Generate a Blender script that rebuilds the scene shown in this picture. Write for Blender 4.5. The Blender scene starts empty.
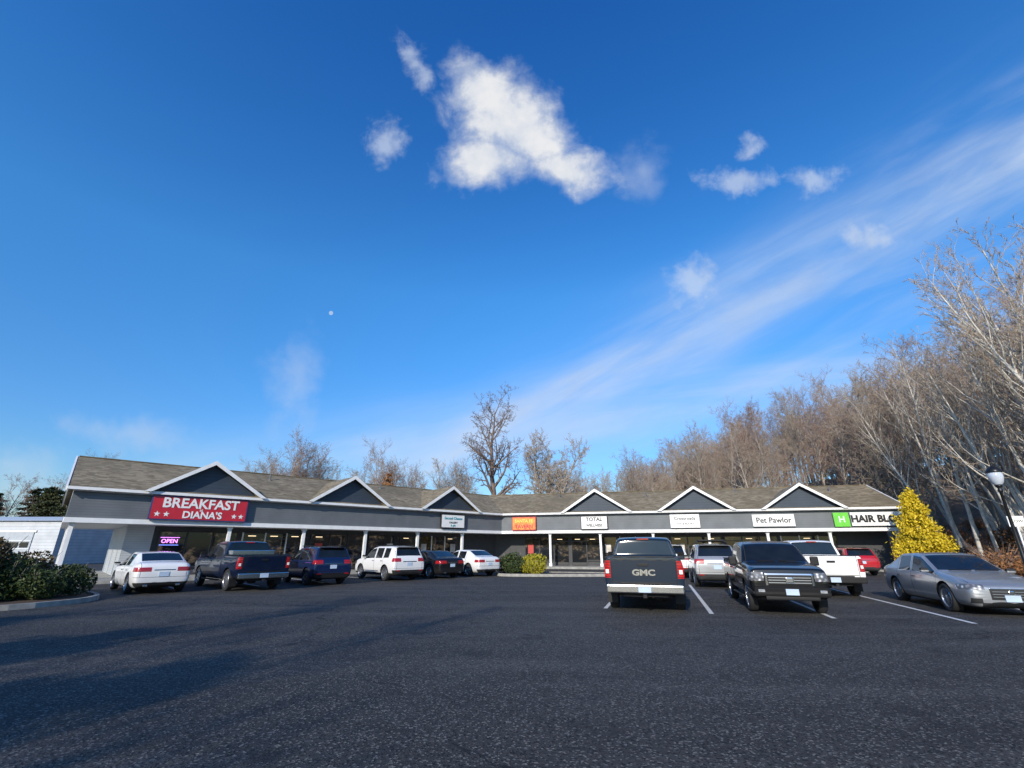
import bpy, bmesh, math, random
import numpy as np
from mathutils import Vector, Matrix
rad = math.radians
scene = bpy.context.scene
COL = scene.collection

# ------------------------------------------------------------------ node helpers
def new_mat(name):
    m = bpy.data.materials.new(name); m.use_nodes = True
    nt = m.node_tree; b = nt.nodes["Principled BSDF"]
    return m, nt, b
def N(nt, t, **kw):
    n = nt.nodes.new(t)
    for k, v in kw.items(): setattr(n, k, v)
    return n
def setin(nt, sock, v):
    if isinstance(v, bpy.types.NodeSocket): nt.links.new(v, sock)
    else: sock.default_value = v
def M(nt, op, a, b=None, c=None, clamp=False):
    n = nt.nodes.new("ShaderNodeMath"); n.operation = op; n.use_clamp = clamp
    setin(nt, n.inputs[0], a)
    if b is not None: setin(nt, n.inputs[1], b)
    if c is not None: setin(nt, n.inputs[2], c)
    return n.outputs[0]
def VM(nt, op, a, b=None):
    n = nt.nodes.new("ShaderNodeVectorMath"); n.operation = op
    setin(nt, n.inputs[0], a)
    if b is not None: setin(nt, n.inputs[1], b)
    return n.outputs["Value"] if op in ("DOT_PRODUCT", "LENGTH") else n.outputs[0]
def noise(nt, vec, scale, detail=3, rough=.5, dist=0.0):
    n = nt.nodes.new("ShaderNodeTexNoise")
    n.inputs["Scale"].default_value = scale; n.inputs["Detail"].default_value = detail
    n.inputs["Roughness"].default_value = rough; n.inputs["Distortion"].default_value = dist
    nt.links.new(vec, n.inputs["Vector"]); return n.outputs["Fac"]
def ramp(nt, fac, stops):
    n = nt.nodes.new("ShaderNodeValToRGB"); cr = n.color_ramp
    while len(cr.elements) < len(stops): cr.elements.new(.5)
    for e, (p, c) in zip(cr.elements, stops):
        e.position = p; e.color = (c[0], c[1], c[2], 1)
    nt.links.new(fac, n.inputs[0]); return n.outputs[0]
def mixc(nt, fac, a, b):
    n = nt.nodes.new("ShaderNodeMix"); n.data_type = 'RGBA'
    setin(nt, n.inputs[0], fac)
    for s, v in ((n.inputs[6], a), (n.inputs[7], b)):
        if isinstance(v, tuple): s.default_value = (v[0], v[1], v[2], 1)
        else: nt.links.new(v, s)
    return n.outputs[2]
def sstep(nt, v, a, b):
    n = nt.nodes.new("ShaderNodeMapRange"); n.interpolation_type = 'SMOOTHSTEP'
    setin(nt, n.inputs[0], v); n.inputs[1].default_value = a; n.inputs[2].default_value = b
    return n.outputs[0]
def bump(nt, b, h, strength=.3, dist=.01):
    n = nt.nodes.new("ShaderNodeBump"); n.inputs["Strength"].default_value = strength
    n.inputs["Distance"].default_value = dist
    nt.links.new(h, n.inputs["Height"]); nt.links.new(n.outputs[0], b.inputs["Normal"])
def objco(nt): return N(nt, "ShaderNodeTexCoord").outputs["Object"]
def simple(name, col, rough=.5, metal=0.0, var=.12, scale=3.0, coat=0.0, emit=None, es=0, spec=.5):
    m, nt, b = new_mat(name)
    f = noise(nt, objco(nt), scale, 4)
    c0 = tuple(x*(1-var) for x in col); c1 = tuple(min(1, x*(1+var)) for x in col)
    nt.links.new(ramp(nt, f, [(.3, c0), (.7, c1)]), b.inputs["Base Color"])
    b.inputs["Roughness"].default_value = rough; b.inputs["Metallic"].default_value = metal
    b.inputs["Coat Weight"].default_value = coat; b.inputs["Coat Roughness"].default_value = .04
    b.inputs["Specular IOR Level"].default_value = spec
    if emit:
        b.inputs["Emission Color"].default_value = (*emit, 1); b.inputs["Emission Strength"].default_value = es
    return m

# ------------------------------------------------------------------ materials
def asphalt_mat(name="asphalt", k=1.0):
    m, nt, b = new_mat(name); co = objco(nt)
    big = noise(nt, co, .13, 5, .6); mid = noise(nt, co, 1.1, 6, .65)
    mp = N(nt, "ShaderNodeMapping"); mp.inputs["Rotation"].default_value = (0, 0, rad(16)); mp.inputs["Scale"].default_value = (.09, .9, 1); nt.links.new(co, mp.inputs[0])
    drag = noise(nt, mp.outputs[0], 1.0, 4, .6)
    fine = noise(nt, co, 24, 6, .85)
    v = N(nt, "ShaderNodeTexVoronoi"); v.inputs["Scale"].default_value = 55; nt.links.new(co, v.inputs["Vector"])
    sc = N(nt, "ShaderNodeSeparateColor"); nt.links.new(v.outputs["Color"], sc.inputs[0])
    def kk(*c): return (c[0]*k, c[1]*k, c[2]*k)
    base = ramp(nt, big, [(.34, kk(.032, .030, .028)), (.66, kk(.066, .062, .057))])
    base = mixc(nt, M(nt, 'MULTIPLY', sstep(nt, mid, .42, .68), .7), base, kk(.028, .026, .024))
    base = mixc(nt, M(nt, 'MULTIPLY', sstep(nt, drag, .48, .66), .6), base, kk(.088, .083, .076))
    base = mixc(nt, M(nt, 'MULTIPLY', sstep(nt, fine, .47, .32), .97), base, (.004, .004, .004))
    base = mixc(nt, M(nt, 'MULTIPLY', sstep(nt, fine, .54, .70), .9), base, (.18, .172, .16))
    base = mixc(nt, M(nt, 'MULTIPLY', sstep(nt, sc.outputs[0], .84, .91), .55), base, (.28, .265, .24))
    base = mixc(nt, M(nt, 'MULTIPLY', sstep(nt, sc.outputs[1], .72, .86), .85), base, (.006, .006, .006))
    oil = M(nt, 'MULTIPLY', sstep(nt, noise(nt, co, .8, 3, .5), .62, .70), .6)
    base = mixc(nt, oil, base, (.016, .015, .015))
    vc = N(nt, "ShaderNodeTexVoronoi"); vc.feature = 'DISTANCE_TO_EDGE'; vc.inputs["Scale"].default_value = .16
    wv = N(nt, "ShaderNodeTexNoise"); wv.inputs["Scale"].default_value = 1.4; wv.inputs["Detail"].default_value = 4; nt.links.new(co, wv.inputs["Vector"])
    nt.links.new(VM(nt, 'ADD', co, VM(nt, 'MULTIPLY', wv.outputs["Color"], (1.2, 1.2, 0))), vc.inputs["Vector"])
    crk = M(nt, 'MULTIPLY', M(nt, 'MULTIPLY', sstep(nt, vc.outputs["Distance"], .0046, .002), sstep(nt, noise(nt, co, .2, 2), .44, .52)), .85)
    base = mixc(nt, crk, base, (.008, .008, .008))
    nt.links.new(base, b.inputs["Base Color"])
    b.inputs["Roughness"].default_value = .78; b.inputs["Specular IOR Level"].default_value = .3
    h = M(nt, 'ADD', fine, M(nt, 'MULTIPLY', v.outputs["Distance"], .6))
    bump(nt, b, h, .8, .014)
    return m
ASPH = asphalt_mat()
def ground_mat():
    m, nt, b = new_mat("leaf_litter_ground"); co = objco(nt)
    f = noise(nt, co, .5, 6, .6); g = noise(nt, co, 6, 5, .7)
    c = ramp(nt, f, [(.35, (.10, .095, .06)), (.5, (.16, .125, .09)), (.65, (.21, .165, .12))])
    c = mixc(nt, sstep(nt, g, .5, .7), c, (.26, .20, .15))
    nt.links.new(c, b.inputs["Base Color"]); b.inputs["Roughness"].default_value = .95
    bump(nt, b, g, .8, .1); return m
GROUND = ground_mat()
def siding_mat(name, col, period=.13):
    m, nt, b = new_mat(name); co = objco(nt)
    s = N(nt, "ShaderNodeSeparateXYZ"); nt.links.new(co, s.inputs[0])
    fr = M(nt, 'FRACT', M(nt, 'DIVIDE', s.outputs[2], period))
    line = sstep(nt, fr, .0, .12)
    n = noise(nt, co, 1.2, 5)
    c = ramp(nt, n, [(.3, tuple(x*.86 for x in col)), (.7, tuple(x*1.08 for x in col))])
    c = mixc(nt, line, tuple(x*.45 for x in col), c)
    nt.links.new(c, b.inputs["Base Color"]); b.inputs["Roughness"].default_value = .55
    bump(nt, b, fr, .5, .02); return m
SIDING = siding_mat("blue_gray_siding", (.150, .163, .176))
SIDING_D = siding_mat("slate_gable_siding", (.040, .056, .080), .2)
SIDING_W = siding_mat("pale_siding", (.46, .49, .52), .12)
def shingle_mat():
    m, nt, b = new_mat("roof_shingles"); co = objco(nt)
    s = N(nt, "ShaderNodeSeparateXYZ"); nt.links.new(co, s.inputs[0])
    fr = M(nt, 'FRACT', M(nt, 'DIVIDE', s.outputs[2], .085))
    mp = N(nt, "ShaderNodeMapping"); mp.inputs["Scale"].default_value = (3.2, 3.2, 12); nt.links.new(co, mp.inputs[0])
    v = N(nt, "ShaderNodeTexVoronoi"); v.inputs["Scale"].default_value = 1.0; nt.links.new(mp.outputs[0], v.inputs["Vector"])
    sv = N(nt, "ShaderNodeSeparateColor"); nt.links.new(v.outputs["Color"], sv.inputs[0])
    big = noise(nt, co, .35, 5, .6)
    c = ramp(nt, sv.outputs[0], [(0, (.14, .11, .064)), (.5, (.22, .18, .115)), (1, (.31, .255, .17))])
    c = mixc(nt, M(nt, 'MULTIPLY', sstep(nt, big, .35, .7), .7), c, (.14, .112, .068))
    c = mixc(nt, M(nt, 'MULTIPLY', sstep(nt, fr, .25, .0), .6), c, (.05, .042, .032))
    nt.links.new(c, b.inputs["Base Color"]); b.inputs["Roughness"].default_value = .9
    bump(nt, b, fr, .4, .02); return m
SHINGLE = shingle_mat()
WHITE = simple("white_trim_paint", (.78, .78, .77), .5, var=.06)
SOFFIT = simple("soffit_vinyl", (.60, .61, .62), .6, var=.06)
CONC = simple("concrete", (.33, .32, .29), .85, var=.2, scale=5)
KERB = simple("kerb_concrete", (.28, .27, .24), .85, var=.25, scale=4)
MULCH = simple("mulch", (.06, .04, .028), .95, var=.5, scale=18)
def stripe_mat():
    m, nt, b = new_mat("worn_white_marking"); co = objco(nt)
    n = noise(nt, co, 9, 6, .75)
    c = mixc(nt, sstep(nt, n, .54, .66), (.62, .62, .60), (.08, .08, .085))
    nt.links.new(c, b.inputs["Base Color"]); b.inputs["Roughness"].default_value = .8; return m
STRIPE = stripe_mat()
def em(name, col, s): return simple(name, col, .5, emit=col, es=s)
def shop_glass_mat():
    # dark glazing; dim, uneven glow of lit shops painted into its colour and emission
    m, nt, b = new_mat("shop_window_glass"); co = objco(nt)
    mp = N(nt, "ShaderNodeMapping"); mp.inputs["Scale"].default_value = (1, 1, 1.6); nt.links.new(co, mp.inputs[0])
    n = noise(nt, mp.outputs[0], .9, 3, .6); n2_ = noise(nt, mp.outputs[0], 3.5, 3, .6)
    f = M(nt, 'MULTIPLY', sstep(nt, n, .48, .66), sstep(nt, n2_, .40, .65))
    nt.links.new(mixc(nt, f, (.014, .016, .019), (.11, .085, .06)), b.inputs["Base Color"])
    b.inputs["Emission Color"].default_value = (1, .70, .42, 1)
    nt.links.new(M(nt, 'MULTIPLY', f, .07), b.inputs["Emission Strength"])
    b.inputs["Roughness"].default_value = .05; return m
SHOPGLASS = shop_glass_mat()
DARKWALL = simple("charcoal_wall", (.05, .052, .056), .7)
DARKFRAME = simple("dark_bronze_frame", (.03, .03, .032), .4)

# ------------------------------------------------------------------ mesh helpers
def link(ob, parent=None):
    COL.objects.link(ob)
    if parent is not None: ob.parent = parent
    return ob
def empty(name, loc=(0, 0, 0), rz=0):
    e = bpy.data.objects.new(name, None); e.empty_display_size = .3
    COL.objects.link(e); e.location = loc; e.rotation_euler = (0, 0, rz); return e
def mesh_obj(name, verts, faces, mats, parent=None, smooth=False, midx=None):
    me = bpy.data.meshes.new(name); me.from_pydata([tuple(v) for v in verts], [], [tuple(f) for f in faces])
    for m in (mats if isinstance(mats, list) else [mats]): me.materials.append(m)
    if midx is not None: me.polygons.foreach_set("material_index", midx)
    if smooth: me.polygons.foreach_set("use_smooth", [True]*len(me.polygons))
    me.update(); return link(bpy.data.objects.new(name, me), parent)
def box(name, c, size, mat, parent=None, bev=0.0, rot=None):
    bm = bmesh.new(); bmesh.ops.create_cube(bm, size=1)
    for v in bm.verts: v.co.x *= size[0]; v.co.y *= size[1]; v.co.z *= size[2]
    if bev: bmesh.ops.bevel(bm, geom=bm.edges[:], offset=bev, segments=2, affect='EDGES', profile=.6)
    me = bpy.data.meshes.new(name); bm.to_mesh(me); bm.free(); me.materials.append(mat)
    ob = link(bpy.data.objects.new(name, me), parent); ob.location = c
    if rot: ob.rotation_euler = rot
    return ob
def prism(name, plan, z0, z1, mat, parent=None):
    n = len(plan)
    vs = [(p[0], p[1], z0) for p in plan]+[(p[0], p[1], z1) for p in plan]
    fs = [tuple(range(n))[::-1], tuple(range(n, 2*n))]+[(i, (i+1) % n, n+(i+1) % n, n+i) for i in range(n)]
    ob = mesh_obj(name, vs, fs, mat, parent)
    bm = bmesh.new(); bm.from_mesh(ob.data); bmesh.ops.recalc_face_normals(bm, faces=bm.faces); bm.to_mesh(ob.data); bm.free()
    return ob
def revolve(profile, seg=24, axis='Z'):
    vs, fs = [], []
    for (r, z) in profile:
        for i in range(seg):
            a = 2*math.pi*i/seg
            if axis == 'Z': vs.append((r*math.cos(a), r*math.sin(a), z))
            else: vs.append((z, r*math.cos(a), r*math.sin(a)))
    for j in range(len(profile)-1):
        for i in range(seg):
            k = (i+1) % seg
            fs.append((j*seg+i, j*seg+k, (j+1)*seg+k, (j+1)*seg+i))
    return vs, fs
def text(name, s, size, mat, loc, rot, parent=None, extrude=.01, align='CENTER', wx=1.0, bold=0.0):
    cu = bpy.data.curves.new(name, 'FONT'); cu.body = s; cu.size = size; cu.align_x = align; cu.align_y = 'CENTER'
    cu.extrude = extrude; cu.offset = bold; cu.resolution_u = 3
    cu.materials.append(mat)
    ob = link(bpy.data.objects.new(name, cu), parent); ob.location = loc; ob.rotation_euler = rot; ob.scale = (wx, 1, 1)
    return ob

# ------------------------------------------------------------------ ground
def sm(a, b, x):
    t = min(1, max(0, (x-a)/(b-a))); return t*t*(3-2*t)
def hill(x, y):
    if y < -30: return 0
    e = x+.2*y
    h = 13*sm(37, 80, e)*sm(-30, 10, y)
    return h+(math.sin(x*.13)+math.cos(y*.11+x*.05))*.5*sm(38, 50, e)
def ground():
    xs = [-4000, -1500, -600, -300, -150]+list(range(-100, 220, 4))+[260, 320, 450, 700, 1500, 4000]
    ys = [-4000, -1500, -500, -200, -100, -60]+list(range(-32, 220, 4))+[260, 320, 450, 700, 1500, 4000]
    vs = [(x, y, hill(x, y)-.02) for y in ys for x in xs]; w = len(xs)
    fs = [(j*w+i, j*w+i+1, (j+1)*w+i+1, (j+1)*w+i) for j in range(len(ys)-1) for i in range(w-1)]
    mesh_obj("ground", vs, fs, GROUND, smooth=True)
ground()
mesh_obj("parking_lot", [(-110, -60, 0), (-7.2, -60, 0), (3, -30, 0), (25.3, 36, 0), (27, 48, 0), (-110, 64, 0)], [(0, 1, 2, 3, 4, 5)], ASPH)
def sheet_line(name, p, q, w, z, mat, parent=None):
    p = Vector(p); q = Vector(q); d = (q-p).normalized(); n = Vector((-d.y, d.x))*w/2
    return mesh_obj(name, [(*(p-n), z), (*(q-n), z), (*(q+n), z), (*(p+n), z)], [(0, 1, 2, 3)], mat, parent)
U = Vector((.956, -.292)); V = Vector((.292, .956)); P0 = Vector((5.13, 13.1))
marks = empty("parking_markings")
for i, k in enumerate((-1, 0, 1, 2, 3)):
    p = P0+U*2.74*k
    if k == -1: p = p+V*.35
    sheet_line("stall_line_%d" % i, p, p+V*(10.3), .11, .004, STRIPE, marks)
WL = Vector((.729, .684)); NL = Vector((-.684, .729))
for i in range(6):
    p = Vector((-15.1, 17.7))+WL*(2.95*i)+NL*.5
    sheet_line("angled_line_%d" % i, p, p+NL*4.8, .1, .004, STRIPE, marks)
PATCH = asphalt_mat("asphalt_patch", .78)
mesh_obj("pavement_patch", [(4.2, 1.6, .0035), (9.5, 7.2, .0035), (17.2, 11.5, .0035), (20, -5, .0035), (3.5, -5, .0035)], [(0, 4, 3, 2, 1)], PATCH)
def kerb_path(name, pts, w=.15, h=.14, parent=None):
    pts = [Vector(p) for p in pts]; n = len(pts); L = []; R = []
    closed = (pts[0]-pts[-1]).length < .01
    for i, p in enumerate(pts):
        a = pts[max(0, i-1)]; b = pts[min(n-1, i+1)]
        if closed and i in (0, n-1): a = pts[-2]; b = pts[1]
        d = (b-a).normalized(); q = Vector((-d.y, d.x))*w/2
        L.append(p+q); R.append(p-q)
    vs = []; fs = []
    for i in range(n):
        vs += [(*R[i], -.01), (*(R[i]*.85+L[i]*.15), h), (*(L[i]*.97+R[i]*.03), h), (*L[i], -.01)]
    for i in range(n-1):
        a = 4*i; b = a+4
        fs += [(a, b, b+1, a+1), (a+1, b+1, b+2, a+2), (a+2, b+2, b+3, a+3)]
    fs += [(0, 1, 2, 3), (4*n-1, 4*n-2, 4*n-3, 4*n-4)]
    return mesh_obj(name, vs, fs, KERB, parent)
kerb_path("kerb", [(3, -30), (14.15, 3), (19.7, 19.5), (25.3, 36)])
def smooth_path(pts, it=2):
    for _ in range(it):
        o = []; n = len(pts)
        for i in range(n):
            a = pts[i]; b = pts[(i+1) % n]
            o.append((a[0]*.75+b[0]*.25, a[1]*.75+b[1]*.25)); o.append((a[0]*.25+b[0]*.75, a[1]*.25+b[1]*.75))
        pts = o
    return pts

# ------------------------------------------------------------------ building
A = Vector((-20.4, 23.6)); C = Vector((-.9, 41.9))
w1 = (C-A).normalized(); n1 = Vector((-w1.y, w1.x)); LL = (C-A).length
B = C+Vector((.968, -.25))*30; w2 = (B-C).normalized(); n2 = Vector((-w2.y, w2.x))
det = n1.x*n2.y-n1.y*n2.x
mB = Vector(((n2.y-n1.y)/det, (n1.x-n2.x)/det))
T0 = -1.2; T1 = 30.0
def Lp(t, s): return A+w1*t+n1*s
def Rp(t, s): return C+w2*t+n2*s
def Cp(s): return C+mB*s
ang1 = math.atan2(w1.y, w1.x); ang2 = math.atan2(w2.y, w2.x)
mall = empty("strip_mall")
def both(name, s0, s1, z0, z1, mat, tl=T0, tr=T1):
    prism(name+"_left_wing", [Lp(tl, s0), Cp(s0), Cp(s1), Lp(tl, s1)], z0, z1, mat, mall)
    prism(name+"_right_wing", [Cp(s0), Rp(tr, s0), Rp(tr, s1), Cp(s1)], z0, z1, mat, mall)
ZF = 4.38
both("fascia_band", -.06, .16, 2.75, 2.98, WHITE, T0-.04, T1+.04)
both("fascia_siding", 0, .15, 2.98, 4.22, SIDING)
both("fascia_top_trim", -.05, .16, 4.22, ZF, WHITE, T0-.03, T1+.03)
both("soffit", .16, 2.4, 2.76, 2.84, SOFFIT)
both("walkway", -.75, 12, -.02, .15, CONC, T0-.6, T1+.8)
kerb_path("walkway_kerb", [Lp(T0-.6, -.83), Cp(-.83), Rp(T1+.8, -.83)], .16, .155, mall)
both("storefront_wall", 2.2, 2.4, .15, 2.76, DARKWALL, 1.4, T1-.3)
prism("end_wall_left", [Lp(1.4, 2.4), Lp(1.6, 2.4), Lp(1.6, 11), Lp(1.4, 11)], .15, 4.3, SIDING_W, mall)
prism("end_wall_right", [Rp(T1-.5, 2.4), Rp(T1-.3, 2.4), Rp(T1-.3, 11), Rp(T1-.5, 11)], .15, 4.3, SIDING_W, mall)
both("back_wall", 11, 11.2, .15, 4.3, SIDING_W, 1.4, T1-.3)
prism("end_fascia_left", [Lp(T0, .16), Lp(T0+.14, .16), Lp(T0+.14, 11.3), Lp(T0, 11.3)], 2.98, 4.25, SIDING, mall)
prism("end_band_left", [Lp(T0-.06, .16), Lp(T0+.16, .16), Lp(T0+.16, 11.3), Lp(T0-.06, 11.3)], 2.75, 2.98, WHITE, mall)
prism("end_soffit_left", [Lp(T0+.16, 2.4), Lp(1.4, 2.4), Lp(1.4, 11.3), Lp(T0+.16, 11.3)], 2.76, 2.84, SOFFIT, mall)
prism("end_fascia_right", [Rp(T1-.14, .16), Rp(T1, .16), Rp(T1, 11.3), Rp(T1-.14, 11.3)], 2.75, 4.25, SIDING, mall)
prism("pale_wall_section", [Lp(1.38, 2.14), Lp(2.6, 2.14), Lp(2.6, 2.197), Lp(1.38, 2.197)], .15, 2.75, SIDING_W, mall)
SR = 5.0; ZR = 6.55; sl = (ZR-4.42)/(SR+.3)
def roofquad(name, pts):
    vs = [(p.x, p.y, z) for p, z in pts]+[(p.x, p.y, z-.1) for p, z in pts]
    n = len(pts); fs = [tuple(range(n)), tuple(range(2*n-1, n-1, -1))]+[(i, n+i, n+(i+1) % n, (i+1) % n) for i in range(n)]
    mesh_obj(name, vs, fs, SHINGLE, mall)
ze = 4.42; sb = 11.6; zb = ZR-(sb-SR)*.33
roofquad("roof_front_left", [(Lp(T0-.25, -.3), ze), (Cp(-.3), ze), (Cp(SR), ZR), (Lp(T0-.25, SR), ZR)])
roofquad("roof_front_right", [(Cp(-.3), ze), (Rp(T1+.25, -.3), ze), (Rp(T1+.25, SR), ZR), (Cp(SR), ZR)])
roofquad("roof_back_left", [(Lp(T0-.25, SR), ZR), (Cp(SR), ZR), (Cp(sb), zb), (Lp(T0-.25, sb), zb)])
roofquad("roof_back_right", [(Cp(SR), ZR), (Rp(T1+.25, SR), ZR), (Rp(T1+.25, sb), zb), (Cp(sb), zb)])
both("ridge_cap", SR-.12, SR+.12, ZR-.02, ZR+.035, SHINGLE, T0-.2, T1+.2)
both("gutter", -.4, -.302, 4.26, 4.40, WHITE, T0-.25, T1+.25)
both("eave_board", -.30, -.052, 4.27, 4.31, SOFFIT, T0-.2, T1+.2)
VENT = simple("vent_pipe", (.12, .12, .12), .6)
for i, (P, t, s) in enumerate(((Lp, 8.5, 3.6), (Lp, 17, 4.0), (Rp, 4.6, 3.8), (Rp, 12.4, 3.4), (Rp, 20, 4.1), (Rp, 27, 3.6))):
    p = P(t, s); z = ze+(s+.3)*sl
    v, f = revolve([(.13, -.1), (.13, .02), (.055, .05), (.055, .42), (.001, .42)], 12)
    o = mesh_obj("roof_vent_%d" % i, v, f, VENT, mall, True); o.location = (p.x, p.y, z)
for (P, t, sg, nm) in ((Lp, T0, 1, "left"), (Rp, T1, -1, "right")):
    v = []
    for tt in (t, t+sg*.12):
        for s, z in ((0.1, 4.26), (11.3, 4.26), (SR, ZR-.15)):
            q = P(tt, s); v.append((q.x, q.y, z))
    mesh_obj("gable_end_"+nm, v, [(0, 1, 2), (3, 5, 4), (0, 3, 4, 1), (1, 4, 5, 2), (2, 5, 3, 0)], SIDING_W, mall)
    for k, (s0, z0, s1, z1) in enumerate(((-.34, ze, SR, ZR), (SR, ZR, sb, zb))):
        v = []
        for tt in (t-sg*.33, t-sg*.255):
            for s, z in ((s0, z0+.02), (s1, z1+.02), (s1, z1-.24), (s0, z0-.24)):
                q = P(tt, s); v.append((q.x, q.y, z))
        mesh_obj("rake_board_%s_%d" % (nm, k), v, [(0, 1, 2, 3), (7, 6, 5, 4), (0, 4, 5, 1), (1, 5, 6, 2), (2, 6, 7, 3), (3, 7, 4, 0)], WHITE, mall)
def gable(P, tc, hw=2.75, zp=6.2, name="g"):
    z0 = 4.40
    def W(t, s, z): q = P(t, s); return (q.x, q.y, z)
    smeet = (zp-ze)/sl-.3
    mesh_obj(name+"_face", [W(tc-hw+.15, -.12, z0), W(tc+hw-.15, -.12, z0), W(tc, -.12, zp-.12), W(tc, .3, zp-.12), W(tc-hw+.15, .3, z0), W(tc+hw-.15, .3, z0)],
             [(0, 1, 2), (0, 2, 3, 4), (1, 5, 3, 2)], SIDING_D, mall)
    for sg in (-1, 1):
        mesh_obj(name+"_roof%d" % (sg+1), [W(tc+sg*(hw+.12), -.5, z0), W(tc, -.5, zp+.04), W(tc, smeet+.15, zp+.04), W(tc+sg*(hw+.12), -.2, z0),
                 W(tc+sg*(hw+.12), -.5, z0-.07), W(tc, -.5, zp-.03)], [(0, 1, 2, 3), (0, 4, 5, 1)], SHINGLE, mall)
        v = []; dn = .2
        for s in (-.56, -.502):
            v += [W(tc+sg*(hw+.2), s, z0-.03), W(tc, s, zp+.07), W(tc, s, zp+.07-dn*1.15), W(tc+sg*(hw-.12), s, z0-.03)]
        mesh_obj(name+"_rake%d" % (sg+1), v, [(0, 1, 2, 3), (7, 6, 5, 4), (0, 4, 5, 1), (2, 6, 7, 3), (3, 7, 4, 0)], WHITE, mall)
for i, t in enumerate((4.4, 12.75, 21.1)): gable(Lp, t, name="gable_left_%d" % i)
for i, t in enumerate((8.2, 16.0, 23.6)): gable(Rp, t, name="gable_right_%d" % i)
def column(P, t, s, ang, i):
    p = P(t, s)
    box("column_%d" % i, (p.x, p.y, 1.45), (.18, .18, 2.6), WHITE, mall, .01, (0, 0, ang))
    box("column_base_%d" % i, (p.x, p.y, .27), (.25, .25, .24), WHITE, mall, .01, (0, 0, ang))
    box("column_cap_%d" % i, (p.x, p.y, 2.68), (.25, .25, .13), WHITE, mall, .01, (0, 0, ang))
ci = 0
for t in (-.9, 5.9, 10.1, 14.3, 18.5, 22.7): column(Lp, t, .3, ang1, ci); ci += 1
column(Lp, -.9, 3.2, ang1, ci); ci += 1
column(Lp, -.9, 6.4, ang1, ci); ci += 1
column(Lp, -.9, 9.6, ang1, ci); ci += 1
for t in (4.2, 8.4, 12.6, 16.8, 21, 25.2, 29.5): column(Rp, t, .3, ang2, ci); ci += 1
random.seed(5)
GLOW = em("warm_interior_light", (1.0, .75, .45), 1.6)
NEON = em("neon_sign_tube", (.75, .25, 1.0), 3)
PAPER = simple("window_posters", (.55, .5, .45), .7, var=.4, scale=2)
REDP = simple("window_poster_red", (.45, .05, .04), .6)
def bay(P, t0, t1, ang, k):
    def pr(nm, ta, tb, sa, sb_, za, zb_, m):
        prism(nm+"_%d" % k, [P(ta, sa), P(tb, sa), P(tb, sb_), P(ta, sb_)], za, zb_, m, mall)
    n = 3; w = (t1-t0)/n
    for j in range(n):
        a = t0+j*w; door = (j == k % 3)
        z0 = .2 if door else .62
        pr("shop_glass%d" % j, a+.05, a+w-.05, 2.13, 2.197, z0, 2.45, SHOPGLASS)
        pr("mullion%d" % j, a-.035, a+.035, 2.09, 2.197, .15, 2.5, WHITE if k % 3 == 1 else DARKFRAME)
        if not door: pr("sill%d" % j, a+.036, a+w-.036, 2.07, 2.129, .55, .62, DARKFRAME)
        else:
            pr("door_rail%d" % j, a+.05, a+w-.05, 2.10, 2.129, 2.1, 2.17, DARKFRAME)
            pr("door_kick%d" % j, a+.05, a+w-.05, 2.10, 2.129, .2, .42, DARKFRAME)
        if random.random() < .55 and not door:
            x = a+.2+random.random()*(w-.9)
            pr("poster%d" % j, x, x+.5, 2.112, 2.126, 1.1+random.random()*.4, 1.9, random.choice([PAPER, REDP, PAPER]))
        if random.random() < .5:
            pr("interior_light%d" % j, a+.3, a+.75, 2.112, 2.124, 2.28, 2.32, GLOW)
k = 0; t = 2.9
while t+3.9 < LL-.2: bay(Lp, t, t+3.9, ang1, k); t += 4.2; k += 1
t = 1.6
while t+3.9 < T1-.5: bay(Rp, t, t+3.9, ang2, k); t += 4.15; k += 1

# ------------------------------------------------------------------ signs
def sign(name, P, ang, t0, t1, z0, z1, mat, texts, frame=None, s=-.2):
    p = P((t0+t1)/2, s); e = empty(name, (p.x, p.y, (z0+z1)/2), ang)
    W = t1-t0; H = z1-z0
    if frame:
        box("frame", (0, .02, 0), (W, .14, H), frame, e, .012)
        box("panel", (0, -.052, 0), (W-.12, .02, H-.12), mat, e)
    else: box("panel", (0, .02, 0), (W, .14, H), mat, e, .015)
    for i, (s_, size, m, x, z, bold) in enumerate(texts):
        text("lettering_%d" % i, s_, size, m, (x, -.075, z), (rad(90), 0, 0), e, .008, bold=bold)
    return e
RED = simple("sign_red", (.50, .02, .035), .35, var=.08)
WT = simple("sign_white", (.80, .80, .78), .4, var=.03)
BK = simple("sign_black", (.02, .02, .022), .4)
ORG = simple("sign_orange", (.75, .22, .03), .4, var=.5, scale=2.5)
GRN = simple("sign_green", (.14, .55, .05), .4, var=.1)
YEL = simple("sign_yellow", (.85, .6, .08), .4)
NAVY = simple("sign_navy", (.03, .05, .16), .4)
TEAL = simple("sign_teal", (.05, .3, .35), .4)
def star(e, x, z, r):
    v = []
    for i in range(10):
        a = math.pi/2+i*math.pi/5; q = r if i % 2 == 0 else r*.42; v.append((x+q*math.cos(a), -.072, z+q*math.sin(a)))
    v.append((x, -.076, z)); mesh_obj("star", v, [(i, (i+1) % 10, 10) for i in range(10)], WT, e)
e = sign("breakfast_restaurant_sign", Lp, ang1, 1.9, 6.5, 2.98, 4.24, RED,
     [("BREAKFAST", .70, WT, 0, .24, .018), ("DIANA'S", .50, WT, .1, -.34, .014), ("at", .2, WT, 0, -.06, .004)], frame=NAVY)
for x in (-1.95, -1.55, 1.65, 2.0): star(e, x, -.33, .15)
sign("shop_sign", Lp, ang1, 20.2, 22.5, 3.05, 4.1, WT, [("Second Chance", .28, TEAL, 0, .22, .004), ("GALLERY", .2, BK, 0, -.1, .0), ("& gifts", .2, TEAL, 0, -.32, .0)], frame=BK)
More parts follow.
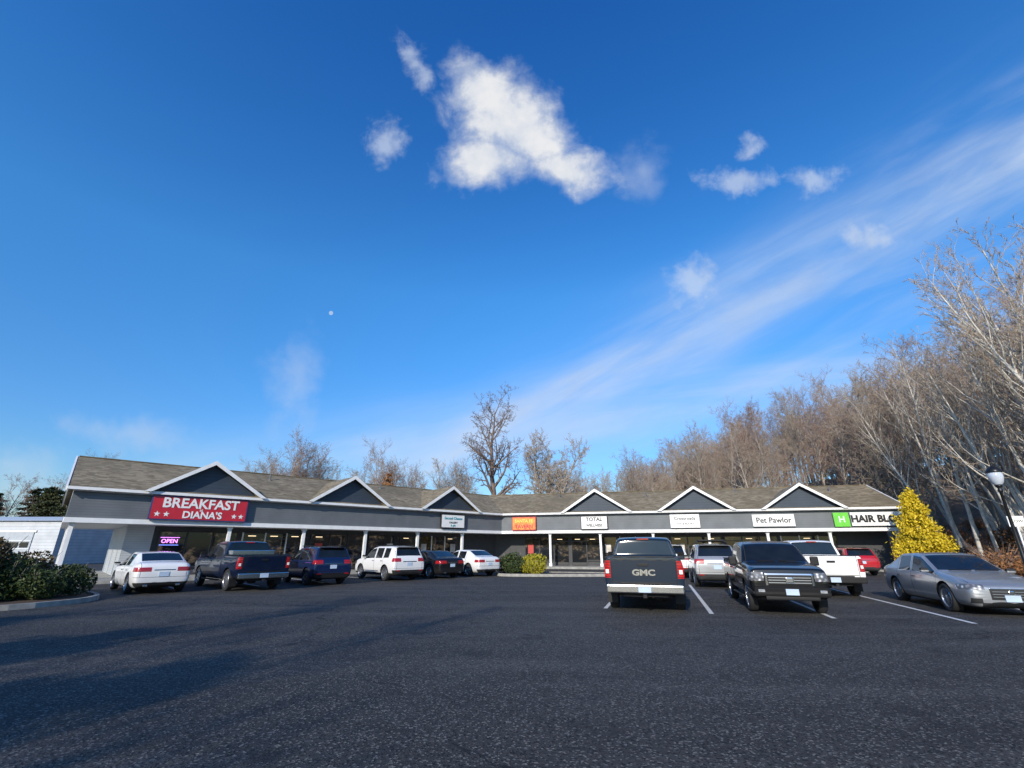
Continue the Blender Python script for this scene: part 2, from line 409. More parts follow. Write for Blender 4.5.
sign("tavern_sign", Rp, ang2, 1.0, 3.1, 3.0, 4.1, ORG, [("SANTA FE", .36, YEL, 0, .2, .01), ("TAVERN", .42, RED, 0, -.25, .01)], frame=RED)
sign("shop_sign", Rp, ang2, 6.9, 9.1, 3.02, 4.1, WT, [("TOTAL", .42, BK, 0, .25, .012), ("WELLNESS", .28, BK, 0, -.22, .008)], frame=BK)
sign("shop_sign", Rp, ang2, 14.0, 16.2, 3.08, 4.1, WT, [("Crossroads", .34, BK, 0, .2, .004), ("TAX & BOOKS", .2, BK, 0, -.2, .0)], frame=WT)
sign("pet_shop_sign", Rp, ang2, 20.0, 22.9, 3.12, 4.0, WT, [("Pet Pawlor", .55, BK, 0, 0, .008)], frame=WT)
sign("green_logo_sign", Rp, ang2, 25.5, 26.5, 3.05, 4.05, GRN, [("H", .6, WT, 0, 0, .01)])
sign("hair_salon_sign", Rp, ang2, 26.6, 29.95, 3.1, 4.05, WT, [("HAIR BLOC", .66, BK, 0, 0, .03)])
p = Lp(3.4, 2.04); e = empty("open_neon_sign", (p.x, p.y, 1.95), ang1)
text("neon_lettering", "OPEN", .30, NEON, (0, 0, 0), (rad(90), 0, 0), e, .01, bold=.002)
box("neon_border_top", (0, 0, .2), (.9, .02, .022), NEON, e); box("neon_border_bottom", (0, 0, -.2), (.9, .02, .022), em("neon_blue", (.2, .3, 1), 2.5), e)
nb = empty("industrial_building")
MET = siding_mat("pale_metal_siding", (.54, .56, .58), .3); BLU = simple("overhead_door", (.40, .43, .46), .4)
WGL = simple("dark_window_glass", (.02, .025, .03), .08)
box("walls", (-62, 54, 2.1), (34, 12, 4.2), MET, nb)
v = [(-79.3, 47.7, 4.15), (-44.7, 47.7, 4.15), (-44.7, 54, 4.9), (-79.3, 54, 4.9), (-44.7, 60.3, 4.15), (-79.3, 60.3, 4.15)]
mesh_obj("roof", v, [(0, 1, 2, 3), (3, 2, 4, 5), (1, 4, 2), (0, 3, 5)], simple("metal_roof", (.55, .58, .6), .4), nb)
for i in range(5):
    x = -75.5+i*6.5
    box("overhead_door_%d" % i, (x, 47.97, 1.55), (4.2, .1, 3.0), BLU, nb)
    box("door_frame_%d" % i, (x, 47.95, 3.15), (4.6, .12, .18), WHITE, nb)
    for j in range(3): box("door_rail_%d_%d" % (i, j), (x, 47.90, .75+j*.75), (4.2, .05, .06), WHITE, nb)
    for j in range(4): box("door_window_%d_%d" % (i, j), (x-1.5+j, 47.90, 1.88), (.8, .06, .5), WGL, nb)

# ------------------------------------------------------------------ vehicles
TIRE = simple("tire_rubber", (.018, .018, .019), .8)
RIM = simple("alloy_rim", (.45, .46, .48), .3, .85, var=.05)
RIMD = simple("dark_rim", (.05, .05, .055), .35, .6)
BLKP = simple("black_plastic_trim", (.012, .012, .013), .55, spec=.3)
CHROME = simple("chrome", (.55, .56, .58), .18, 1.0, var=.05)
CARGLASS = simple("car_glass", (.008, .010, .012), .04, var=.3, spec=.6)
TAIL = simple("tail_light", (.30, .008, .01), .15, coat=1, emit=(.5, .01, .01), es=.12)
HEAD = simple("head_light", (.40, .42, .44), .12, .35, var=.35, scale=14, coat=1)
PLATE = simple("licence_plate", (.45, .55, .68), .4, var=.1)
DISC = simple("brake_disc", (.2, .2, .2), .4, .8)
_w = {}
def wheel_mesh(r, dark=False, spokes=7):
    key = (round(r, 3), dark, spokes)
    if key in _w: return _w[key]
    vs, fs, mi = [], [], []
    def add(v, f, m):
        o = len(vs); vs.extend(v); fs.extend([tuple(i+o for i in q) for q in f]); mi.extend([m]*len(f))
    R = r*.68
    pr = [(R, -.10), (r*.80, -.118), (r*.93, -.112), (r*.985, -.09), (r, -.05), (r, .05), (r*.985, .09), (r*.93, .112), (r*.80, .118), (R, .10)]
    v, f = revolve(pr, 36, 'X'); add(v, f, 0)
    v, f = revolve([(R*1.0, .10), (R*.97, .112), (R*.93, .10), (R*.90, .03), (R*.88, -.09), (0.001, -.09)], 36, 'X')
    add(v[:], f[:36*3], 1); add(v[:], f[36*3:], 2)
    v, f = revolve([(R*.62, -.02), (R*.62, .0), (.03, .0)], 24, 'X'); add(v, f, 3)
    v, f = revolve([(R*.24, .05), (R*.22, .095), (R*.12, .105), (0.001, .105)], 20, 'X'); add(v, f, 1)
    for i in range(spokes):
        a = 2*math.pi*i/spokes
        def q(rr, off, x): return (x, rr*math.cos(a)-off*math.sin(a), rr*math.sin(a)+off*math.cos(a))
        w0, w1_ = R*.15, R*.11
        if spokes > 8: w0, w1_ = R*.09, R*.055
        V_ = [q(R*.15, -w0, .09), q(R*.15, w0, .09), q(R*.95, w1_, .095), q(R*.95, -w1_, .095),
              q(R*.15, -w0, .03), q(R*.15, w0, .03), q(R*.95, w1_, .05), q(R*.95, -w1_, .05)]
        add(V_, [(0, 1, 2, 3), (0, 3, 7, 4), (1, 5, 6, 2)], 1)
    me = bpy.data.meshes.new("wheel"); me.from_pydata(vs, [], fs)
    for m in (TIRE, RIMD if dark else RIM, BLKP, DISC): me.materials.append(m)
    me.polygons.foreach_set("material_index", mi); me.polygons.foreach_set("use_smooth", [True]*len(mi)); me.update()
    me.set_sharp_from_angle(angle=rad(35))
    _w[key] = me; return me
KINDS = {}
KINDS["sedan"] = dict(L=4.85, st=[
 (2.43, .30, .66, .60, .66, .50, ""), (2.36, .20, .82, .68, .74, .66, ""), (2.12, .17, .89, .75, .82, .75, ""), (1.6, .17, .92, .84, .92, .80, ""),
 (1.10, .17, .925, .90, .99, .80, ""), (1.02, .17, .925, .91, 1.01, .79, "SW"), (.20, .17, .925, .93, 1.42, .68, "S"), (-.22, .17, .925, .94, 1.47, .69, ""), (-.31, .17, .925, .945, 1.47, .69, "S"),
 (-1.05, .17, .925, .96, 1.445, .67, ""), (-1.18, .17, .925, .965, 1.42, .66, "W"), (-1.86, .20, .92, .99, 1.13, .72, ""), (-1.95, .20, .915, .99, 1.11, .73, ""), (-2.22, .22, .89, .98, 1.09, .72, ""),
 (-2.37, .26, .84, .93, 1.02, .68, ""), (-2.43, .34, .76, .78, .84, .60, "")],
 fw=1.42, rw=-1.42, r=.345, track=.80)
KINDS["suv"] = dict(L=4.6, st=[
 (2.30, .36, .72, .70, .78, .58, ""), (2.23, .26, .86, .85, .93, .72, ""), (1.95, .24, .91, .95, 1.03, .78, ""), (1.5, .24, .925, 1.0, 1.09, .80, ""),
 (1.16, .24, .93, 1.03, 1.14, .80, ""), (1.08, .24, .93, 1.04, 1.16, .79, "SW"), (.42, .24, .93, 1.06, 1.62, .70, "S"), (-.10, .24, .93, 1.07, 1.70, .71, ""), (-.19, .24, .93, 1.07, 1.70, .71, "S"),
 (-.95, .24, .93, 1.08, 1.70, .71, ""), (-1.05, .24, .93, 1.09, 1.70, .71, "S"), (-1.62, .24, .925, 1.10, 1.68, .70, ""), (-1.95, .25, .92, 1.11, 1.64, .69, "W"),
 (-2.17, .27, .91, 1.10, 1.20, .78, ""), (-2.27, .30, .90, 1.0, 1.08, .76, ""), (-2.30, .36, .86, .80, .88, .70, "")],
 fw=1.38, rw=-1.32, r=.365, track=.80)
KINDS["pickup"] = dict(L=5.8, st=[
 (2.88, .48, .86, .92, 1.0, .72, ""), (2.84, .40, .96, 1.10, 1.18, .84, ""), (2.5, .38, 1.0, 1.17, 1.26, .88, ""), (1.9, .38, 1.01, 1.20, 1.30, .89, ""),
 (1.58, .38, 1.01, 1.21, 1.33, .88, ""), (1.48, .38, 1.01, 1.21, 1.35, .87, "SW"), (.88, .38, 1.01, 1.23, 1.85, .76, "S"), (.30, .38, 1.01, 1.24, 1.93, .77, ""), (.20, .38, 1.01, 1.24, 1.93, .77, "S"),
 (-.62, .38, 1.01, 1.25, 1.92, .77, ""), (-.78, .38, 1.01, 1.26, 1.90, .76, ""), (-.90, .38, 1.01, 1.27, 1.86, .75, "W"), (-.98, .38, 1.0, 1.28, 1.37, .88, ""),
 (-1.04, .40, 1.0, 1.30, 1.36, .93, ""), (-2.0, .42, 1.0, 1.30, 1.36, .93, ""), (-2.78, .44, 1.0, 1.30, 1.36, .93, ""), (-2.87, .46, .995, 1.30, 1.36, .93, "")],
 fw=1.92, rw=-1.78, r=.41, track=.86, bed=True)
def build_kind(kind):
    K = KINDS[kind]; st = K["st"]; vs, fs, mi = [], [], []
    H = 10; R_ = 2*H-2
    for (y, zb, w, zs, zt, wt, fl) in st:
        x5 = .945*w; dz = zt-zs
        x6 = x5+(wt-x5)*.86
        if dz < .16: x6 = x5*.45+wt*.55
        half = [(0, zb), (.80*w, zb), (.965*w, zb+.09), (w, zb+.50*(zs-zb)), (.99*w, zs-.12), (x5, zs),
                (x6, zs+dz*(.84 if dz > .16 else .55)), (wt-.05, zs+dz*(.95 if dz > .16 else .9)), (wt*.55, zt-.008), (0, zt)]
        ring = half+[(-a, b) for a, b in half[1:-1]][::-1]
        for a, b in ring: vs.append((a, y, b))
    n = len(st)
    for i in range(n-1):
        fl = st[i][6]
        for k in range(R_):
            k2 = (k+1) % R_
            kk = k if k < H-1 else R_-1-k
            fs.append((i*R_+k, i*R_+k2, (i+1)*R_+k2, (i+1)*R_+k))
            m = 0
            if kk == 5 and "S" in fl: m = 1
            if kk in (7, 8) and "W" in fl: m = 1
            if kk == 0: m = 2
            mi.append(m)
    fs.append(tuple(range(R_))); mi.append(0)
    fs.append(tuple(range((n-1)*R_, n*R_))[::-1]); mi.append(0)
    me = bpy.data.meshes.new(kind); me.from_pydata(vs, [], fs)
    for m in (ASPH, CARGLASS, BLKP): me.materials.append(m)
    me.polygons.foreach_set("material_index", mi)
    bm = bmesh.new(); bm.from_mesh(me); bmesh.ops.recalc_face_normals(bm, faces=bm.faces); bm.to_mesh(me); bm.free()
    at = me.attributes.new("crease_edge", 'FLOAT', 'EDGE')
    pk = K.get("bed")
    for e in me.edges:
        a, b = e.vertices; i, k = divmod(a, R_); j, l = divmod(b, R_); c = 0
        kk = min(k, R_-k)
        cab = st[i][4]-st[i][3] > .16 or st[j][4]-st[j][3] > .16
        if k == l and kk == 1: c = .5
        if k == l and kk == 5: c = .6 if cab else .25
        if k == l and kk == 6 and cab: c = .6
        if k == l and kk == 7 and cab: c = .45
        if i == j and st[i][6] and kk >= 5: c = max(c, .45)
        if i == j and i > 0 and st[i-1][6] and kk >= 5: c = max(c, .45)
        if pk:
            if i >= 12 and j >= 12 and k == l and kk in (5, 7): c = .85
            if i == j and i >= len(st)-2: c = .85
            if i == j and i in (11, 12) and kk >= 5: c = .7
            if i == j and i in (0, 1): c = max(c, .45)
            if k == l and kk == 5 and i < 6: c = max(c, .45)
        at.data[e.index].value = c
    ob = bpy.data.objects.new("tmp", me); COL.objects.link(ob)
    s = ob.modifiers.new("s", 'SUBSURF'); s.levels = 3; s.render_levels = 3
    bm = bmesh.new()
    for y in (K["fw"], K["rw"]):
        for sx in (-1, 1):
            mtx = Matrix.Translation((sx*(K["track"]+.06), y, K["r"]+.005)) @ Matrix.Rotation(rad(90), 4, 'Y')
            bmesh.ops.create_cone(bm, cap_ends=True, segments=48, radius1=K["r"]+.06, radius2=K["r"]+.06, depth=.5, matrix=mtx)
    if pk: bmesh.ops.create_cube(bm, size=1, matrix=Matrix.Translation((0, -1.92, 1.35)) @ Matrix.Diagonal((1.66, 1.68, 1.2, 1)))
    cm = bpy.data.meshes.new("cut"); bm.to_mesh(cm); bm.free()
    for m in (ASPH, CARGLASS, BLKP): cm.materials.append(m)
    cm.polygons.foreach_set("material_index", [2]*len(cm.polygons))
    co = bpy.data.objects.new("cut", cm); COL.objects.link(co)
    bo = ob.modifiers.new("b", 'BOOLEAN'); bo.operation = 'DIFFERENCE'; bo.object = co; bo.solver = 'EXACT'
    dg = bpy.context.evaluated_depsgraph_get(); dg.update()
    out = bpy.data.meshes.new_from_object(ob.evaluated_get(dg))
    bpy.data.objects.remove(ob); bpy.data.objects.remove(co)
    out.polygons.foreach_set("use_smooth", [True]*len(out.polygons)); out.set_sharp_from_angle(angle=rad(38))
    return out
BODY = {}
# lamps, grilles and cladding as regions of the body skin: (what, y0, y1, z0, z1, |x|0, |x|1)
REG = {"sedan": [("d", -3, 3, 0, .22, 0, 2), ("d", -3, -2.2, 0, .40, 0, 2), ("d", 2.2, 3, .38, .62, 0, .42), ("d", 2.2, 3, .20, .31, 0, .62), ("d", 2.0, 3, .29, .41, .60, .80),
                 ("h", 1.95, 3, .60, .73, .50, 2), ("t", -3, -2.04, .77, .92, .40, 2)],
       "suv": [("d", -3, 3, 0, .38, 0, 2), ("d", -3, -2.1, 0, .53, 0, 2), ("d", 2.1, 3, .42, .78, 0, .50), ("h", 1.95, 3, .74, .88, .53, 2), ("t", -3, -2.04, .92, 1.10, .50, 2)],
       "pickup": [("d", -4, 4, 0, .42, 0, 2), ("d", -4, -2.7, 0, .60, 0, 2), ("d", 2.4, 4, 0, .50, 0, 2), ("h", 2.42, 4, .86, 1.08, .62, 2), ("t", -4, -2.72, .84, 1.27, .83, 2)]}
def paint_mat(name, col, kind, metal=.35, rough=.32):
    m, nt, b = new_mat(name); co = objco(nt)
    s = N(nt, "ShaderNodeSeparateXYZ"); nt.links.new(co, s.inputs[0])
    X = M(nt, 'ABSOLUTE', s.outputs[0]); Y = s.outputs[1]; Z = s.outputs[2]
    ax = X; darkpaint = max(col) < .1
    seams = {"sedan": [1.12, -.26, -1.15], "suv": [1.12, -.15, -1.10], "pickup": [1.42, .25, -.72, -1.01]}[kind]
    zlo = {"sedan": .30, "suv": .38, "pickup": .50}[kind]
    tot = None
    for y in seams:
        a = M(nt, 'COMPARE', Y, y, .008)
        tot = a if tot is None else M(nt, 'MAXIMUM', tot, a)
    tot = M(nt, 'MULTIPLY', tot, M(nt, 'GREATER_THAN', ax, .75))
    tot = M(nt, 'MULTIPLY', tot, M(nt, 'GREATER_THAN', Z, zlo))
    hw = {"sedan": .72, "suv": .74, "pickup": .80}[kind]
    g = M(nt, 'COMPARE', ax, hw, .007)
    fr = M(nt, 'GREATER_THAN', Y, {"sedan": 1.05, "suv": 1.1, "pickup": 1.5}[kind])
    rr = M(nt, 'MULTIPLY', M(nt, 'LESS_THAN', Y, {"sedan": -1.9, "suv": -2.0, "pickup": -2.84}[kind]), M(nt, 'GREATER_THAN', Z, {"sedan": .6, "suv": .52, "pickup": .62}[kind]))
    g = M(nt, 'MULTIPLY', g, M(nt, 'MAXIMUM', M(nt, 'MULTIPLY', fr, M(nt, 'GREATER_THAN', Z, .75)), rr))
    tot = M(nt, 'MAXIMUM', tot, g)
    if kind != "pickup":
        hb = M(nt, 'MULTIPLY', M(nt, 'COMPARE', Z, {"sedan": .58, "suv": .60}[kind], .006), M(nt, 'LESS_THAN', Y, -2.2))
        tot = M(nt, 'MAXIMUM', tot, hb)
    dirt = noise(nt, co, 2.5, 5, .65)
    low = sstep(nt, Z, .75, .25)
    c = mixc(nt, M(nt, 'MULTIPLY', M(nt, 'MULTIPLY', low, dirt), .15 if darkpaint else .55), col, (.13, .12, .11))
    c = mixc(nt, tot, c, (.008, .008, .008))
    reg = {"d": None, "h": None, "t": None}
    for (wh, y0, y1, z0, z1, x0, x1) in REG[kind]:
        k = None
        for sock, lo, hi in ((Y, y0, y1), (Z, z0, z1), (X, x0, x1)):
            a = M(nt, 'COMPARE', sock, (lo+hi)/2, (hi-lo)/2)
            k = a if k is None else M(nt, 'MULTIPLY', k, a)
        reg[wh] = k if reg[wh] is None else M(nt, 'MAXIMUM', reg[wh], k)
    hn = N(nt, "ShaderNodeTexVoronoi"); hn.inputs["Scale"].default_value = 11; nt.links.new(co, hn.inputs["Vector"])
    hc = ramp(nt, hn.outputs["Distance"], [(.15, (.75, .76, .78)), (.35, (.22, .23, .25)), (.6, (.09, .09, .10))])
    c = mixc(nt, reg["h"], c, hc)
    tcx = ramp(nt, M(nt, 'FRACT', M(nt, 'MULTIPLY', Z, 14)), [(.1, (.16, .004, .006)), (.5, (.42, .012, .015))])
    c = mixc(nt, reg["t"], c, tcx)
    c = mixc(nt, reg["d"], c, (.014, .014, .015))
    nt.links.new(c, b.inputs["Base Color"])
    lamp = M(nt, 'MAXIMUM', reg["h"], reg["t"])
    keep = M(nt, 'SUBTRACT', 1.0, M(nt, 'MAXIMUM', M(nt, 'MAXIMUM', lamp, reg["d"]), tot), clamp=True)
    nt.links.new(M(nt, 'MULTIPLY', keep, metal), b.inputs["Metallic"])
    r = M(nt, 'ADD', rough, M(nt, 'MULTIPLY', low, .25))
    r = M(nt, 'ADD', r, M(nt, 'MULTIPLY', reg["d"], .25))
    nt.links.new(r, b.inputs["Roughness"])
    b.inputs["Specular IOR Level"].default_value = .12 if darkpaint else .5
    nt.links.new(M(nt, 'MULTIPLY', M(nt, 'SUBTRACT', 1.0, reg["d"]), .9), b.inputs["Coat Weight"]); b.inputs["Coat Roughness"].default_value = .03
    return m
def vehicle(name, kind, col, at, heading, anchor="rear", scale=(1, 1, 1), metal=.3, dark=False, spokes=7, **style):
    if kind not in BODY: BODY[kind] = build_kind(kind)
    K = KINDS[kind]; L = K["L"]; h = rad(heading); hd = Vector((math.sin(h), math.cos(h)))
    off = {"rear": 1, "front": -1, "center": 0}[anchor]*L*scale[1]/2
    c = Vector(at)+hd*off
    e = empty(name, (c.x, c.y, .004), -h); e.scale = scale
    me = BODY[kind].copy()
    me.materials[0] = paint_mat(name+"_paint", col, kind, metal)
    link(bpy.data.objects.new("body", me), e)
    wm = wheel_mesh(K["r"], dark, spokes)
    for i, (x, y) in enumerate(((1, K["fw"]), (-1, K["fw"]), (1, K["rw"]), (-1, K["rw"]))):
        w = link(bpy.data.objects.new("wheel_%d" % i, wm), e); w.location = (x*(K["track"]+.0), y, K["r"])
        if x < 0: w.rotation_euler = (0, 0, math.pi)
    P_ = me.materials[0]
    if kind == "sedan":
        for sx in (-1, 1):
            box("mirror", (sx*.98, .82, 1.0), (.2, .12, .13), P_, e, .04)
            box("mirror_arm", (sx*.88, .84, .95), (.14, .06, .05), BLKP, e)
            for y in (-.1, -.98): box("door_handle", (sx*.925, y, .80), (.035, .2, .03), P_, e, .01)
            box("exhaust", (sx*.5, -2.40, .30), (.14, .08, .06), CHROME, e, .01)
        box("rear_plate", (0, -2.435, .68), (.31, .015, .16), PLATE, e)
        box("trunk_strip", (0, -2.42, .83), (.66, .03, .03), CHROME, e, .008)
        box("front_plate", (0, 2.435, .42), (.31, .015, .15), PLATE, e)
        box("grille_chrome", (0, 2.425, .635), (.84, .03, .022), CHROME, e, .006)
        for z in (.45, .51, .57): box("grille_bar", (0, 2.43, z), (.76, .015, .012), RIM, e)
        box("grille_badge", (0, 2.44, .56), (.12, .02, .08), CHROME, e, .02)
    elif kind == "suv":
        for sx in (-1, 1):
            box("mirror", (sx*.99, .88, 1.14), (.2, .13, .17), P_, e, .04)
            box("mirror_arm", (sx*.90, .90, 1.08), (.14, .06, .05), BLKP, e)
            box("roof_rail", (sx*.62, -.65, 1.715), (.04, 2.0, .035), BLKP, e, .012)
            for y in (-.02, -.95): box("door_handle", (sx*.925, y, .95), (.035, .2, .035), P_, e, .01)
            box("rear_reflector", (sx*.66, -2.30, .50), (.2, .02, .04), TAIL, e)
        box("rear_plate", (0, -2.30, .80), (.31, .015, .16), PLATE, e)
        box("tailgate_strip", (0, -2.29, .93), (.8, .03, .04), CHROME, e, .01)
        box("spoiler", (0, -2.0, 1.64), (1.2, .22, .03), P_, e, .012)
        box("rear_wiper", (.1, -2.12, 1.27), (.4, .02, .02), BLKP, e)
        box("front_plate", (0, 2.315, .5), (.31, .015, .15), PLATE, e)
        if style.get("rack"):
            for y in (-.1, -.9): box("rack_bar", (0, y, 1.80), (1.3, .06, .04), BLKP, e, .012)
            box("rack_basket", (0, -.6, 1.84), (1.1, 1.2, .05), BLKP, e, .015)
    else:
        for sx in (-1, 1):
            box("mirror", (sx*1.13, 1.18, 1.34), (.22, .12, .26), BLKP if style.get("blkm") else P_, e, .04)
            box("mirror_arm", (sx*1.0, 1.2, 1.26), (.18, .06, .06), BLKP, e)
            for y in (.42, -.5): box("door_handle", (sx*1.0, y, 1.10), (.035, .22, .04), BLKP, e, .01)
            box("bed_rail_cap", (sx*.90, -1.92, 1.352), (.15, 1.70, .03), BLKP, e, .01)
            box("rocker_step", (sx*.93, .3, .36), (.16, 2.0, .05), BLKP, e, .015)
            box("mud_flap", (sx*.86, -2.25, .33), (.26, .02, .3), BLKP, e)
            box("tail_light_reverse", (sx*.915, -2.878, 1.0), (.08, .012, .1), WT, e)
            box("fog_light", (sx*.74, 3.02, .62), (.16, .02, .07), HEAD, e, .008)
        bm_ = CHROME if style.get("chrome") else BLKP
        box("rear_bumper", (0, -2.93, .58), (1.9, .17, .20), bm_, e, .03)
        box("rear_bumper_step", (0, -2.935, .70), (1.2, .16, .03), BLKP, e, .01)
        box("rear_plate", (0, -3.022, .585), (.31, .012, .16), PLATE, e)
        box("tailgate_top_cap", (0, -2.82, 1.363), (1.58, .10, .03), BLKP, e, .01)
        box("tailgate_gap_lower", (0, -2.876, .735), (1.56, .012, .014), BLKP, e)
        box("tailgate_handle", (0, -2.880, 1.17), (.26, .022, .07), BLKP, e, .008)
        box("third_brake_light", (0, -.935, 1.85), (.34, .03, .035), TAIL, e)
        box("hitch", (0, -3.0, .42), (.09, .2, .08), BLKP, e)
        box("rear_axle", (0, -1.78, .38), (1.5, .12, .12), BLKP, e, .03)
        box("differential", (0, -1.78, .38), (.3, .3, .28), BLKP, e, .08)
        box("under_frame", (0, -.3, .48), (1.1, 5.0, .18), BLKP, e)
        box("front_bumper", (0, 2.93, .60), (1.84, .18, .24), P_ if style.get("pbump") else bm_, e, .06)
        box("front_plate", (0, 3.028, .60), (.31, .012, .15), PLATE, e)
        box("lower_intake", (0, 2.90, .44), (1.3, .16, .10), BLKP, e, .03)
        box("grille_surround", (0, 2.87, .885), (1.20, .08, .36), CHROME, e, .05)
        box("grille_recess", (0, 2.885, .885), (1.10, .08, .28), BLKP, e, .04)
        for z in (.82, .885, .95): box("grille_slat", (0, 2.925, z), (1.04, .012, .018), RIM, e)
        box("grille_badge", (0, 2.94, .885), (.2, .02, .16), CHROME, e, .03)
        if style.get("letters"):
            text("tailgate_lettering", style["letters"], .2, CHROME, (0, -2.884, .97), (rad(90), 0, 0), e, .008, bold=.008, wx=1.3)
        if style.get("toolbox"): box("toolbox", (0, -1.3, 1.42), (1.66, .5, .22), CHROME, e, .02)
        box("antenna", (.8, 1.5, 1.6), (.012, .012, .7), BLKP, e)
    for sx in (-1, 1):
        zc, yc = {"sedan": (.985, 1.08), "suv": (1.13, 1.14), "pickup": (1.32, 1.54)}[kind]
        box("wiper", (sx*.30-.05, yc-.03, zc+.035), (.5, .02, .018), BLKP, e, 0, (rad(-35), 0, rad(-4)))
    return e
vehicle("pickup_truck", "pickup", (.008, .018, .034), (3.48, 13.15), 16.5, "rear", (1.03, 1, 1.0), letters="GMC", chrome=True, spokes=6, metal=.0)
vehicle("pickup_truck", "pickup", (.005, .0055, .006), (7.0, 12.6), 197, "front", (.93, .92, .93), spokes=6, pbump=True, metal=.0, blkm=True)
vehicle("pickup_truck", "pickup", (.76, .76, .75), (11.0, 17.0), 17, "rear", (.97, .95, .98), metal=.0)
vehicle("parked_suv", "suv", (.36, .37, .38), (8.65, 20.8), 16, "rear", (1.0, 1.02, 1.04), rack=True, metal=.5)
vehicle("parked_suv", "suv", (.76, .76, .75), (8.9, 27.4), 14, "rear", (1, 1, 1.05), metal=.0)
vehicle("parked_suv", "suv", (.45, .010, .018), (21.3, 29.9), 14, "rear", (1, .95, .95), metal=.1)
vehicle("parked_sedan", "sedan", (.34, .355, .37), (12.25, 12.35), 197, "front", (1, 1, 1.0), metal=.6, spokes=10)
vehicle("parked_sedan", "sedan", (.78, .78, .77), (-12.95, 18.5), -47, "rear", (1, 1, 1.0), metal=.0, spokes=10)
vehicle("pickup_truck", "pickup", (.004, .009, .028), (-9.85, 19.7), -47, "rear", (1, 1.02, .98), metal=.0, chrome=True, toolbox=True)
vehicle("parked_suv", "suv", (.006, .016, .06), (-8.15, 22.6), -43, "rear", (.98, .95, .98), metal=.0, dark=True)
vehicle("parked_suv", "suv", (.76, .76, .75), (-5.3, 25.6), -43, "rear", (1, 1, 1.0), metal=.0)
vehicle("parked_sedan", "sedan", (.008, .008, .010), (-3.3, 27.5), -43, "rear", (1, 1, 1), metal=.0)
vehicle("parked_sedan", "sedan", (.76, .76, .75), (-1.3, 29.4), -43, "rear", (1, .97, 1.02), metal=.0)

# ------------------------------------------------------------------ trees
def tube(vs, fs, pts, rs, sides):
    o = len(vs); n = len(pts)
    for i, p in enumerate(pts):
        d = (pts[min(n-1, i+1)]-pts[max(0, i-1)]).normalized()
        a = d.cross(Vector((.3, .9, .2))).normalized(); b = d.cross(a)
        for k in range(sides):
            t = 2*math.pi*k/sides; q = p+(a*math.cos(t)+b*math.sin(t))*rs[i]; vs.append((q.x, q.y, q.z))
    for i in range(n-1):
        for k in range(sides):
            k2 = (k+1) % sides
            fs.append((o+i*sides+k, o+i*sides+k2, o+(i+1)*sides+k2, o+(i+1)*sides+k))
def bare_tree_mesh(name, seed, H, r0, mats, kids=(16, 8, 6, 3), clear=.28, lean=(0, 0), up=.18, limb=.42, limb2=None, twig=.011, ang=55, taper=.65, wob0=.05, forks=1):
    rng = random.Random(seed); vs, fs = [], []; mi = []; limb2 = limb2 or limb
    def grow(p, d, L, r, lev):
        nseg = (9, 5, 3, 2, 1)[lev]; sides = (7, 4, 3, 3, 3)[lev]
        pts = [p.copy()]; rs = [r]; wob = (wob0, .16, .22, .22, .2)[lev]
        q = p.copy(); dd = d.copy()
        for i in range(nseg):
            dd = (dd+Vector((rng.gauss(0, wob), rng.gauss(0, wob), rng.gauss(0, wob)*.6+(up if lev > 0 else .04)*.5))).normalized()
            q = q+dd*(L/nseg); pts.append(q.copy()); rs.append(r*(1-(i+1)/nseg*(.88 if lev < 3 else .6)))
        n0 = len(fs); tube(vs, fs, pts, rs, sides); mi.extend([0 if lev < 2 else 1]*(len(fs)-n0))
        if lev >= 4 or lev >= len(kids): return
        for c in range(kids[lev]):
            t0 = clear if lev == 0 else .2
            f = t0+(1-t0)*((c+rng.random())/kids[lev]); f = min(f, .995)
            x = f*nseg; i = min(int(x), nseg-1); pp = pts[i].lerp(pts[i+1], x-i); ax = (pts[i+1]-pts[i]).normalized()
            a = rad(rng.uniform(ang*.6, ang*1.15))*(1-.35*f if lev == 0 else 1); phi = rng.uniform(0, 2*math.pi)+c*2.4
            u = ax.cross(Vector((.2, .5, .85))).normalized(); v = ax.cross(u)
            nd = (ax*math.cos(a)+(u*math.cos(phi)+v*math.sin(phi))*math.sin(a)).normalized()
            rr = max(rs[i]*(.55 if lev < 2 else .6), twig*(1.0, 1.0, 1.0, .8)[min(lev, 3)])
            Lc = L*(limb if lev == 0 else limb2)*(1.15-taper*f if lev == 0 else (1.1-.5*f)) * rng.uniform(.75, 1.2)
            grow(pp, nd, Lc, min(rr, rs[i]*.8+twig*.3), lev+1)
    for k in range(forks):
        ph = k*2*math.pi/forks+.4; sp = 0 if forks == 1 else .26
        grow(Vector((.05*math.cos(ph), .05*math.sin(ph), -.3)), Vector((lean[0]+sp*math.cos(ph), lean[1]+sp*math.sin(ph), 1)).normalized(), H*(1 if k == 0 else rng.uniform(.85, .97)), r0, 0)
    me = bpy.data.meshes.new(name); me.from_pydata(vs, [], fs)
    for m in mats: me.materials.append(m)
    me.polygons.foreach_set("material_index", mi); me.polygons.foreach_set("use_smooth", [True]*len(fs)); me.update()
    return me
def bark(name, c0, c1, sc=4):
    m, nt, b = new_mat(name); co = objco(nt)
    n = noise(nt, co, sc, 3, .7)
    oi = N(nt, "ShaderNodeObjectInfo")
    c = ramp(nt, n, [(.35, c0), (.65, c1)])
    c = mixc(nt, M(nt, 'MULTIPLY', oi.outputs["Random"], .45), c, tuple(x*.6 for x in c0))
    nt.links.new(c, b.inputs["Base Color"]); b.inputs["Roughness"].default_value = .9; return m
BK1 = bark("gray_bark", (.26, .22, .18), (.44, .385, .32)); TW1 = bark("tan_twigs", (.34, .27, .205), (.48, .39, .30))
